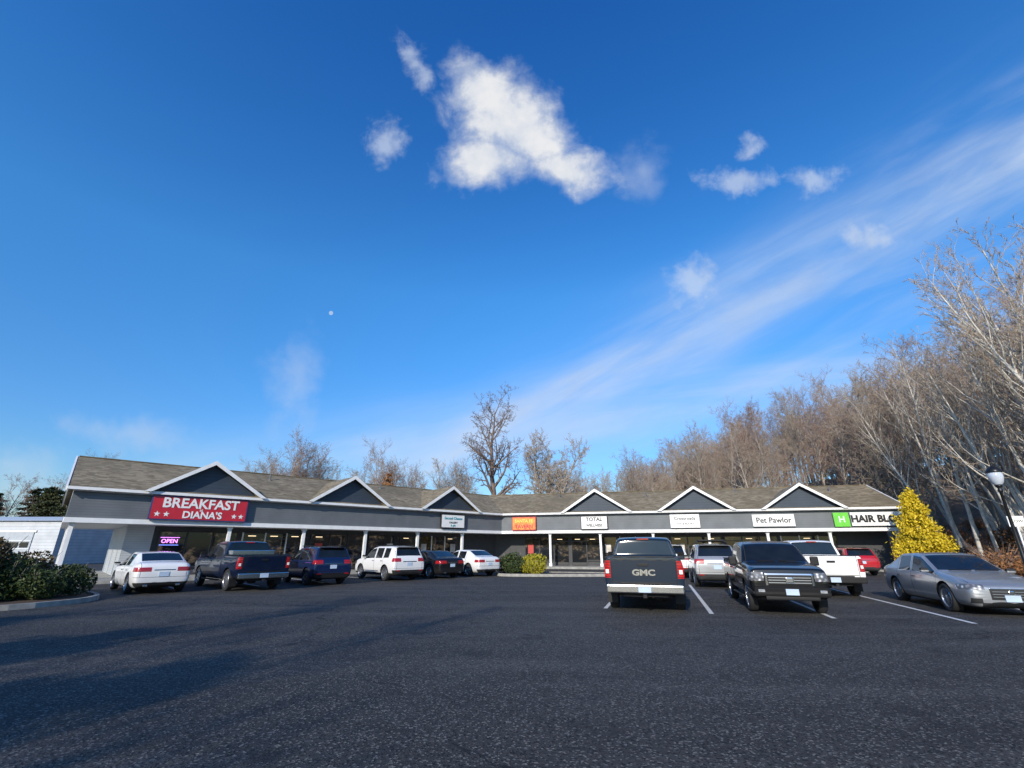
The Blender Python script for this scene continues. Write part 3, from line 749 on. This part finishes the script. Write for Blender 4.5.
TW2 = bark("reddish_twigs", (.28, .19, .145), (.40, .28, .215)); BIRCH = bark("birch_bark", (.54, .50, .43), (.76, .72, .64))
BRD = bark("vine_bark", (.14, .10, .08), (.23, .17, .135)); BRT = bark("vine_twigs", (.16, .115, .09), (.26, .19, .155))
var = []
for i in range(7):
    H = 12+i*.6
    var.append(bare_tree_mesh("bare_tree_form", 10+i, H, .16+.01*i, [BK1, TW2 if i % 3 == 0 else TW1], kids=(19, 9, 7, 2), lean=(random.uniform(-.06, .06), 0), twig=.017))
bvar = [bare_tree_mesh("birch_form", 40+i, 13.5, .14, [BIRCH, TW1], kids=(15, 8, 6, 2), clear=.35, lean=(-.20-.06*i, -.05), limb=.33, twig=.013, ang=42) for i in range(4)]
rng = random.Random(3)
wood = empty("bare_woodland")
def inst(me, x, y, s, parent, z=None, rz=None, sz=None):
    o = link(bpy.data.objects.new("bare_tree", me), parent)
    o.location = (x, y, (hill(x, y) if z is None else z)); o.scale = (s, s, s*(sz or 1)); o.rotation_euler = (0, 0, rng.uniform(0, 6.28) if rz is None else rz)
def blocked(x, y):
    p = Vector((x, y))-C; t = p.dot(w2); s = p.dot(n2)
    if -3 < t < T1+2 and -40 < s < 15: return True
    p = Vector((x, y))-A; t = p.dot(w1); s = p.dot(n1)
    if -6 < t < LL+12 and -40 < s < 15: return True
    if x < 3+(y+30)*22.3/66+3.5: return y < 52
    return False
cnt = 0
while cnt < 260:
    y = rng.uniform(14, 115); x = rng.uniform(24, 108); e = x+.2*y
    if e < 37 or e > 104 or blocked(x, y) or x/y > 1.75: continue
    inst(rng.choice(var), x, y, rng.uniform(.80, 1.2), wood); cnt += 1
for i in range(60):
    x = rng.uniform(8, 44); y = rng.uniform(66, 96)
    if blocked(x, y): continue
    inst(rng.choice(var), x, y, rng.uniform(.75, .98), wood)
for (x0, x1, n_, s0, s1) in ((-48, -30, 14, .80, 1.06), (-32, -18, 22, .80, 1.0), (-19, -6, 20, .70, .92), (8, 14, 6, .62, .82), (-78, -55, 5, .85, .98)):
    for i in range(n_):
        x = rng.uniform(x0, x1); y = rng.uniform(66, 84); inst(rng.choice(var), x, y, rng.uniform(s0, s1), wood)
birches = empty("birch_grove")
for i in range(46):
    y = rng.uniform(17, 42); x = 3+(y+30)*22.3/66+rng.uniform(7, 17)
    inst(rng.choice(bvar), x, y, rng.uniform(.9, 1.3), birches, rz=rng.uniform(-.5, .5))
for (x, y, s) in ((30.5, 22, 1.38), (33, 24.5, 1.45), (35, 27, 1.42), (33.5, 21.5, 1.4), (37.5, 30, 1.4), (31.5, 26, 1.25)):
    inst(rng.choice(bvar), x, y, s, birches, rz=rng.uniform(-.3, .3))
bt = bare_tree_mesh("vine_tree", 95, 19.0, .60, [BRD, BRT], kids=(20, 10, 6, 3), clear=.36, limb=.33, limb2=.42, twig=.026, ang=66, up=.16, taper=.5, wob0=.09)
o = link(bpy.data.objects.new("vine_covered_tree", bt)); o.location = (-2.3, 62, 0); o.scale = (.95, .95, 1.02)
bt = bare_tree_mesh("maple", 92, 13.5, .30, [BK1, TW1], kids=(12, 9, 7, 3), clear=.30, limb=.42, limb2=.46, twig=.028, ang=62, up=.10, forks=4, wob0=.08)
o = link(bpy.data.objects.new("bare_tree", bt)); o.location = (4.6, 61, 0); o.scale = (1, 1, 1.12)

# foliage
def leaf_mat(name, cols, rough=.6):
    m, nt, b = new_mat(name); co = objco(nt)
    n = noise(nt, co, 2.2, 4, .7); n2_ = noise(nt, co, 16, 2)
    f = M(nt, 'ADD', M(nt, 'MULTIPLY', n, .6), M(nt, 'MULTIPLY', n2_, .4))
    nt.links.new(ramp(nt, f, [(.36, cols[0]), (.5, cols[1]), (.62, cols[2])]), b.inputs["Base Color"])
    b.inputs["Roughness"].default_value = rough; b.inputs["Specular IOR Level"].default_value = .25
    return m
def leaves(name, centers, size, mat, parent=None, stems=None, stem_mat=None, seed=1, up=0.0):
    rg = np.random.default_rng(seed); c = np.array(centers); n = len(c)
    a = rg.normal(size=(n, 3)); a[:, 2] += up; a /= np.linalg.norm(a, axis=1)[:, None]
    b = np.cross(a, rg.normal(size=(n, 3))); b /= np.linalg.norm(b, axis=1)[:, None]
    s = size*rg.uniform(.5, 1.4, (n, 1))
    v = np.stack([c-a*s, c+b*s*.5, c+a*s, c-b*s*.5], 1).reshape(-1, 3)
    vs = v.tolist(); fs = [(4*i, 4*i+1, 4*i+2, 4*i+3) for i in range(n)]; mi = [0]*n
    if stems:
        n0 = len(fs)
        for pts, r in stems: tube(vs, fs, [Vector(p) for p in pts], [r*(1-.7*i/(len(pts)-1)) for i in range(len(pts))], 5)
        mi += [1]*(len(fs)-n0)
    return mesh_obj(name, vs, fs, [mat, stem_mat or BK1], parent, midx=mi)
def blob_pts(n, rx, ry, rz, cz, seed, lump=.28, shell=.45):
    rg = np.random.default_rng(seed); k = 14
    ld = rg.normal(size=(k, 3)); ld /= np.linalg.norm(ld, axis=1)[:, None]; la = rg.uniform(-1, 1, k)
    d = rg.normal(size=(n, 3)); d /= np.linalg.norm(d, axis=1)[:, None]
    L = np.zeros(n)
    for i in range(k): L += la[i]*np.exp(-(1-d@ld[i])*7)
    r = (1-shell*rg.random(n)**1.6)*(1+lump*L)
    p = d*r[:, None]*np.array([rx, ry, rz]); p[:, 2] += cz
    return p[p[:, 2] > .02]
GL = leaf_mat("dark_green_leaves", [(.018, .03, .008), (.04, .06, .018), (.075, .10, .03)])
OL = leaf_mat("olive_russet_leaves", [(.03, .022, .010), (.07, .055, .02), (.13, .08, .035)])
YG = leaf_mat("yellow_green_leaves", [(.12, .13, .01), (.30, .27, .02), (.45, .36, .03)])
YL = leaf_mat("golden_foliage", [(.22, .19, .012), (.60, .44, .02), (.78, .60, .05)])
NE = leaf_mat("pine_needles", [(.02, .03, .012), (.045, .055, .02), (.10, .09, .03)])
RU = leaf_mat("rust_brush_leaves", [(.12, .05, .02), (.26, .12, .05), (.36, .2, .09)])
def shrub(name, x, y, rx, rz, mat, seed, n=3500, size=.06, z=.12, lump=.4):
    p = blob_pts(n, rx, rx, rz, rz*.85, seed, lump, .6)
    rg = random.Random(seed); st = []
    for i in range(16):
        a = rg.uniform(0, 6.28); r = rg.uniform(.3, .95)
        st.append(([(0, 0, 0), (math.cos(a)*rx*r*.4, math.sin(a)*rx*r*.4, rz*.7), (math.cos(a)*rx*r, math.sin(a)*rx*r, rz*rg.uniform(1.4, 1.95))], .018))
    o = leaves(name, p, size, mat, None, st, BK1, seed); o.location = (x, y, z); return o
bed = empty("planting_bed")
outline = smooth_path([(-26, 8.0), (-18, 10.4), (-15.2, 12.4), (-13.4, 14.0), (-13.2, 16.2), (-15.0, 18.0), (-17.5, 19.0), (-23, 19.4), (-28, 17)])
prism("mulch", outline, -.01, .10, MULCH, bed)
kerb_path("kerb_stone", outline+outline[:1], .15, .14, bed)
shrub("shrub", -16.3, 14.9, 1.15, 1.0, OL, 1, 7000, .06)
shrub("shrub", -15.5, 15.3, .75, .60, GL, 2, 4500, .05)
shrub("shrub", -14.7, 15.5, .62, .45, GL, 3, 3500, .045)
shrub("shrub", -19.0, 15.2, 1.4, 1.15, OL, 4, 6000, .07)
shrub("shrub", -16.6, 16.9, 1.0, .75, OL, 6, 4500, .055)
shrub("shrub", -15.0, 16.8, .8, .52, GL, 7, 3500, .05)
shrub("shrub", -15.9, 13.7, .7, .38, GL, 8, 3000, .05)
shrub("shrub", -17.4, 13.5, .9, .7, OL, 9, 4000, .06)
isl = empty("kerbed_island")
outline = smooth_path([(-.6, 29.5), (2.0, 29.2), (6.2, 29.4), (6.8, 30.4), (6.0, 31.4), (2.0, 32.2), (-.4, 32.0), (-1.0, 30.8)])
prism("mulch", outline, -.01, .10, MULCH, isl)
kerb_path("kerb_stone", outline+outline[:1], .18, .15, isl)
shrub("shrub", -.1, 30.9, .72, .62, GL, 11, 3200, .06)
shrub("shrub", 1.35, 31.3, .75, .62, YG, 12, 3200, .06)
shrub("golden_shrub", 1.2, 30.2, .85, .42, YG, 13, 3200, .05)
shrub("shrub", .3, 30.0, .5, .35, GL, 14, 2000, .05)
def golden(n=20000):
    rg = np.random.default_rng(4); H = 5.3; out = []
    for i in range(90):
        z = rg.uniform(.05, 1)**.9; R = (1.55*(1-z**1.7)+.12)*rg.uniform(.65, 1.12); a = rg.uniform(0, 2*math.pi)
        m = n//90; sz = .34*(1-.5*z)
        c = np.array([R*math.cos(a), R*math.sin(a), .3+z*H*.93])
        inner = np.array([0, 0, .1+z*H*.8]); t = rg.random((m, 1))**.6
        out.append(inner*(1-t)+c*t+rg.normal(size=(m, 3))*np.array([sz*.55, sz*.55, sz*.85])*(.35+.65*t))
    p = np.concatenate(out); return p[p[:, 2] > .05]
gt = leaves("golden_evergreen_tree", golden(), .085, YL, None, [([(0, 0, -.1), (0, 0, 3), (0, 0, 5)], .12)], BK1, 5, up=.9)
gt.location = (26.6, 31.6, 0); gt.scale = (.98, .98, 1.0)
def pine_mesh(seed, H=11, n=7000):
    rg = np.random.default_rng(seed); pts = []; st = [([(0, 0, -.2), (0, 0, H*.6), (0, 0, H)], .2)]
    for i in range(46):
        z = H*(.18+.8*(i/46)); R = (1-z/H)**.8*3.1*rg.uniform(.7, 1.15)+.25; a = i*2.4+rg.uniform(-.3, .3)
        tip = np.array([math.cos(a)*R, math.sin(a)*R, z-.12*R+rg.uniform(-.2, .3)])
        st.append(([(0, 0, z), tuple((np.array([0, 0, z])+tip)/2+np.array([0, 0, .15])), tuple(tip)], .04))
        m = n//46; t = rg.uniform(.25, 1, (m, 1))
        pts.append(np.array([[0, 0, z]])*(1-t)+tip*t+rg.normal(size=(m, 3))*np.array([.32, .32, .14])*(.5+.5*R/3))
    return np.concatenate(pts), st
pines = empty("pine_stand"); pm = []
for i in range(3):
    p_, st = pine_mesh(i+60); o = leaves("pine_tree", p_, .16, NE, pines, st, BK1, i); o.location = (-84+i*7, 74+i*2, 0); pm.append(o.data)
for i in range(32):
    o = link(bpy.data.objects.new("pine_tree", pm[i % 3]), pines); o.location = (-112+i*1.95+rng.uniform(-1, 1), rng.uniform(64, 82), 0)
    s = rng.uniform(.80, 1.05); o.scale = (s*1.1, s*1.1, s); o.rotation_euler = (0, 0, rng.uniform(0, 6))
rp = leaves("russet_tree", pine_mesh(77, 11, 4000)[0], .14, RU, None, pine_mesh(77, 11, 4000)[1], BK1, 3); rp.location = (-16.5, 62, 0); rp.scale = (.8, .8, 1.02)
# roadside trees behind the viewpoint throw the shade across the near left of the lot
for i, (x, y, s) in enumerate(((-14.0, -17.0, 1.05), (-17.5, -15.5, 1.1), (-22, -14, 1.1), (-26, -13, 1.1))):
    o = link(bpy.data.objects.new("roadside_pine", pm[i % 3])); o.location = (x, y, 0); o.scale = (s*1.3, s*1.3, s)
for i, (x, y, s) in enumerate(((-11.5, -17, .95), (-16.5, -18, 1.05), (-20, -13, .85))):
    o = link(bpy.data.objects.new("roadside_tree", var[i+1])); o.location = (x, y, 0); o.scale = (s, s, s)
brush = empty("underbrush")
bp = blob_pts(1600, 1.2, 1.2, .75, .55, 77, .5, .9)
bo = leaves("brush_clump", bp, .07, RU, brush, [([(0, 0, 0), (.3*math.cos(a), .3*math.sin(a), .8), (.9*math.cos(a), .9*math.sin(a), 1.5+.2*math.sin(a*3))], .015) for a in np.linspace(0, 6, 26)], TW2, 8)
bo.location = (25.5, 22.8, 0)
for i in range(70):
    y = rng.uniform(14, 46); x = 3+(y+30)*22.3/66+rng.uniform(4, 15)
    o = link(bpy.data.objects.new("brush_clump", bo.data), brush); o.location = (x, y, hill(x, y)-.1); s = rng.uniform(.6, 1.4)
    o.scale = (s*1.2, s*1.2, s); o.rotation_euler = (0, 0, rng.uniform(0, 6))

# ------------------------------------------------------------------ street lamp
lp = empty("street_lamp", (20.3, 19.5, 0)); lp.scale = (1.05, 1.05, 1.06)
BLKM = simple("black_cast_metal", (.015, .016, .018), .35, .3)
v, f = revolve([(.24, 0), (.24, .12), (.19, .16), (.17, .5), (.11, .62), (.075, .75), (.06, 2.0), (.05, 3.55), (.08, 3.58), (.08, 3.66), (.05, 3.7), (.11, 3.78), (.13, 3.84), (.001, 3.84)], 20)
mesh_obj("post", v, f, BLKM, lp, True)
v, f = revolve([(.12, 3.85), (.19, 3.95), (.235, 4.12), (.235, 4.25), (.19, 4.36)], 24)
mesh_obj("globe_glass", v, f, simple("frosted_lamp_glass", (.50, .54, .60), .15, coat=.5), lp, True)
v, f = revolve([(.25, 4.33), (.26, 4.37), (.19, 4.48), (.09, 4.56), (.03, 4.60), (.03, 4.66), (.045, 4.69), (.02, 4.74), (.001, 4.76)], 20)
mesh_obj("cap", v, f, BLKM, lp, True)
sg = empty("information_sign", (27.3, 26.0, 0), rad(-20))
box("post", (0, 0, 1.6), (.07, .07, 3.2), WHITE, sg); box("panel", (0, -.06, 2.95), (.7, .04, .55), WT, sg, .01)
text("lettering", "SLOW", .2, BK, (0, -.085, 2.95), (rad(90), 0, 0), sg, .004)

# ------------------------------------------------------------------ world / light
SUN_EL = 23; SUN_AZ_FROM = Vector((-.36, -.93))
w = bpy.data.worlds.new("World"); scene.world = w; w.use_nodes = True; nt = w.node_tree; nt.nodes.clear()
sky = N(nt, "ShaderNodeTexSky"); sky.sky_type = 'NISHITA'; sky.sun_disc = False
sky.sun_elevation = rad(SUN_EL); sky.sun_rotation = math.atan2(SUN_AZ_FROM.x, SUN_AZ_FROM.y)
sky.air_density = 1.0; sky.dust_density = .3; sky.ozone_density = 2.5
hs = N(nt, "ShaderNodeHueSaturation"); hs.inputs["Saturation"].default_value = 1.25
nt.links.new(sky.outputs[0], hs.inputs["Color"])
tc = N(nt, "ShaderNodeTexCoord").outputs["Generated"]
sz_ = N(nt, "ShaderNodeSeparateXYZ"); nt.links.new(tc, sz_.inputs[0])
grade = ramp(nt, sz_.outputs[2], [(0, (.30, .35, .40)), (.2, (.36, .48, .60)), (.5, (.44, .68, .80)), (.86, (.23, .51, .77))])
skyc = VM(nt, 'MULTIPLY', VM(nt, 'MULTIPLY', hs.outputs[0], grade), (2.5, 2.5, 2.5))
bg = N(nt, "ShaderNodeBackground"); bg.inputs[1].default_value = .12; nt.links.new(skyc, bg.inputs[0])
th = rad(19.6); F = (0, math.cos(th), math.sin(th)); UPV = (0, -math.sin(th), math.cos(th))
df = VM(nt, 'DOT_PRODUCT', tc, F); dr = VM(nt, 'DOT_PRODUCT', tc, (1, 0, 0)); du = VM(nt, 'DOT_PRODUCT', tc, UPV)
dfs = M(nt, 'MAXIMUM', df, .05)
cx = M(nt, 'DIVIDE', dr, dfs); cy = M(nt, 'DIVIDE', du, dfs)
cmb = N(nt, "ShaderNodeCombineXYZ"); nt.links.new(cx, cmb.inputs[0]); nt.links.new(cy, cmb.inputs[1]); q = cmb.outputs[0]
nn = N(nt, "ShaderNodeTexNoise"); nn.inputs["Scale"].default_value = 9; nn.inputs["Detail"].default_value = 4; nt.links.new(q, nn.inputs["Vector"])
dv = VM(nt, 'SUBTRACT', nn.outputs["Color"], (.5, .5, .5)); dv = VM(nt, 'MULTIPLY', dv, (.10, .10, 0)); qd = VM(nt, 'ADD', q, dv)
def field(ells):
    tot = None
    for (x, y, rx, ry, a) in ells:
        mp = N(nt, "ShaderNodeMapping"); mp.vector_type = 'TEXTURE'
        mp.inputs["Location"].default_value = ((x-512)/460, (384-y)/460, 0); mp.inputs["Rotation"].default_value = (0, 0, rad(a))
        mp.inputs["Scale"].default_value = (rx/460, ry/460, 1); nt.links.new(qd, mp.inputs[0])
        l = VM(nt, 'LENGTH', mp.outputs[0]); v = M(nt, 'SUBTRACT', 1.0, l)
        tot = v if tot is None else M(nt, 'MAXIMUM', tot, v)
    return tot
puff = field([(482, 90, 48, 42, -25), (514, 128, 84, 54, -28), (566, 168, 54, 30, -12), (488, 160, 64, 36, 0)])
small = field([(418, 66, 15, 40, 25), (386, 144, 26, 26, 20), (738, 182, 46, 18, 0), (747, 146, 19, 13, 0), (812, 182, 38, 18, 0), (870, 238, 34, 14, -8), (694, 284, 34, 30, 20)])
wisp = field([(294, 382, 36, 64, -10), (130, 430, 90, 25, 0), (15, 462, 80, 34, 0), (640, 165, 40, 30, 30)])
fine = noise(nt, q, 11, 7, .60, .2); fine2 = noise(nt, q, 24, 5, .6, .2)
d1 = M(nt, 'MULTIPLY', sstep(nt, M(nt, 'ADD', puff, M(nt, 'MULTIPLY', M(nt, 'SUBTRACT', fine, .5), 1.35)), -.04, .70), .94)
d2 = M(nt, 'MULTIPLY', sstep(nt, M(nt, 'ADD', small, M(nt, 'MULTIPLY', M(nt, 'SUBTRACT', fine2, .5), 1.8)), .0, 1.05), .56)
d3 = M(nt, 'MULTIPLY', sstep(nt, M(nt, 'ADD', wisp, M(nt, 'MULTIPLY', M(nt, 'SUBTRACT', fine, .5), 1.6)), .0, 1.2), .36)
def streak(x, y, a, halfw, thr0, thr1, amp, sx=1.2, sy=8, seedoff=0, xmin=None):
    mp = N(nt, "ShaderNodeMapping"); mp.vector_type = 'TEXTURE'
    mp.inputs["Location"].default_value = ((x-512)/460, (384-y)/460, 0); mp.inputs["Rotation"].default_value = (0, 0, rad(a)); nt.links.new(q, mp.inputs[0])
    s = N(nt, "ShaderNodeSeparateXYZ"); nt.links.new(mp.outputs[0], s.inputs[0])
    wv = M(nt, 'ADD', s.outputs[1], M(nt, 'MULTIPLY', M(nt, 'SUBTRACT', noise(nt, mp.outputs[0], 1.6, 2), .5), .12))
    g = M(nt, 'DIVIDE', wv, halfw/460); g = M(nt, 'MULTIPLY', g, g); g = M(nt, 'POWER', 2.718, M(nt, 'MULTIPLY', g, -1))
    m2 = N(nt, "ShaderNodeMapping"); m2.inputs["Scale"].default_value = (sx, sy, 1); m2.inputs["Location"].default_value = (seedoff, seedoff*2, 0); nt.links.new(mp.outputs[0], m2.inputs[0])
    n_ = noise(nt, m2.outputs[0], 1.4, 6, .56, .4)
    r = M(nt, 'MULTIPLY', g, sstep(nt, n_, thr0, thr1))
    if xmin is not None: r = M(nt, 'MULTIPLY', r, sstep(nt, s.outputs[0], xmin, xmin+.5))
    return M(nt, 'MULTIPLY', r, amp)
c1 = streak(700, 322, 28.5, 32, .2, .75, .66)
c2 = streak(800, 330, 22, 70, .35, .85, .42, seedoff=3, xmin=-.9)
c3 = streak(420, 445, 10, 34, .25, .8, .55, seedoff=7)
c4 = streak(930, 200, 31, 60, .38, .85, .42, seedoff=11, xmin=-.5)
dens = M(nt, 'MAXIMUM', d1, d2)
def scr(a, b): return M(nt, 'SUBTRACT', 1.0, M(nt, 'MULTIPLY', M(nt, 'SUBTRACT', 1.0, a), M(nt, 'SUBTRACT', 1.0, b)))
for c_ in (d3, c1, c2, c3, c4): dens = scr(dens, c_)
mo = VM(nt, 'LENGTH', VM(nt, 'SUBTRACT', q, ((331-512)/460, (384-313)/460, 0)))
dens = M(nt, 'MAXIMUM', dens, M(nt, 'MULTIPLY', M(nt, 'LESS_THAN', mo, .0045), .6))
front = sstep(nt, df, .15, .35)
dens = M(nt, 'MULTIPLY', dens, front, clamp=True)
cc = ramp(nt, M(nt, 'ADD', M(nt, 'MULTIPLY', d1, .35), M(nt, 'MULTIPLY', fine, .65)), [(.22, (.70, .81, .97)), (.50, (.66, .73, .85)), (.74, (.95, .95, .95))])
bg2 = N(nt, "ShaderNodeBackground"); bg2.inputs[1].default_value = .93; nt.links.new(cc, bg2.inputs[0])
mx = N(nt, "ShaderNodeMixShader"); nt.links.new(dens, mx.inputs[0]); nt.links.new(bg.outputs[0], mx.inputs[1]); nt.links.new(bg2.outputs[0], mx.inputs[2])
ow = N(nt, "ShaderNodeOutputWorld"); nt.links.new(mx.outputs[0], ow.inputs[0])

sl_ = bpy.data.lights.new("sun", 'SUN'); sl_.energy = 4.8; sl_.angle = rad(.5); sl_.color = (1, .91, .78)
so = link(bpy.data.objects.new("sun", sl_))
sd = Vector((SUN_AZ_FROM.normalized().x*math.cos(rad(SUN_EL)), SUN_AZ_FROM.normalized().y*math.cos(rad(SUN_EL)), math.sin(rad(SUN_EL))))
so.rotation_euler = sd.to_track_quat('Z', 'Y').to_euler(); so.location = (0, -20, 30)

cam = bpy.data.cameras.new("camera"); cam.lens = 36*460/1024; cam.sensor_width = 36; cam.clip_end = 8000; cam.clip_start = .05
co_ = link(bpy.data.objects.new("camera", cam)); co_.location = (0, 0, 1.6); co_.rotation_euler = (rad(90+19.6), 0, 0)
scene.camera = co_
scene.view_settings.view_transform = 'Standard'; scene.view_settings.look = 'None'; scene.view_settings.exposure = 0
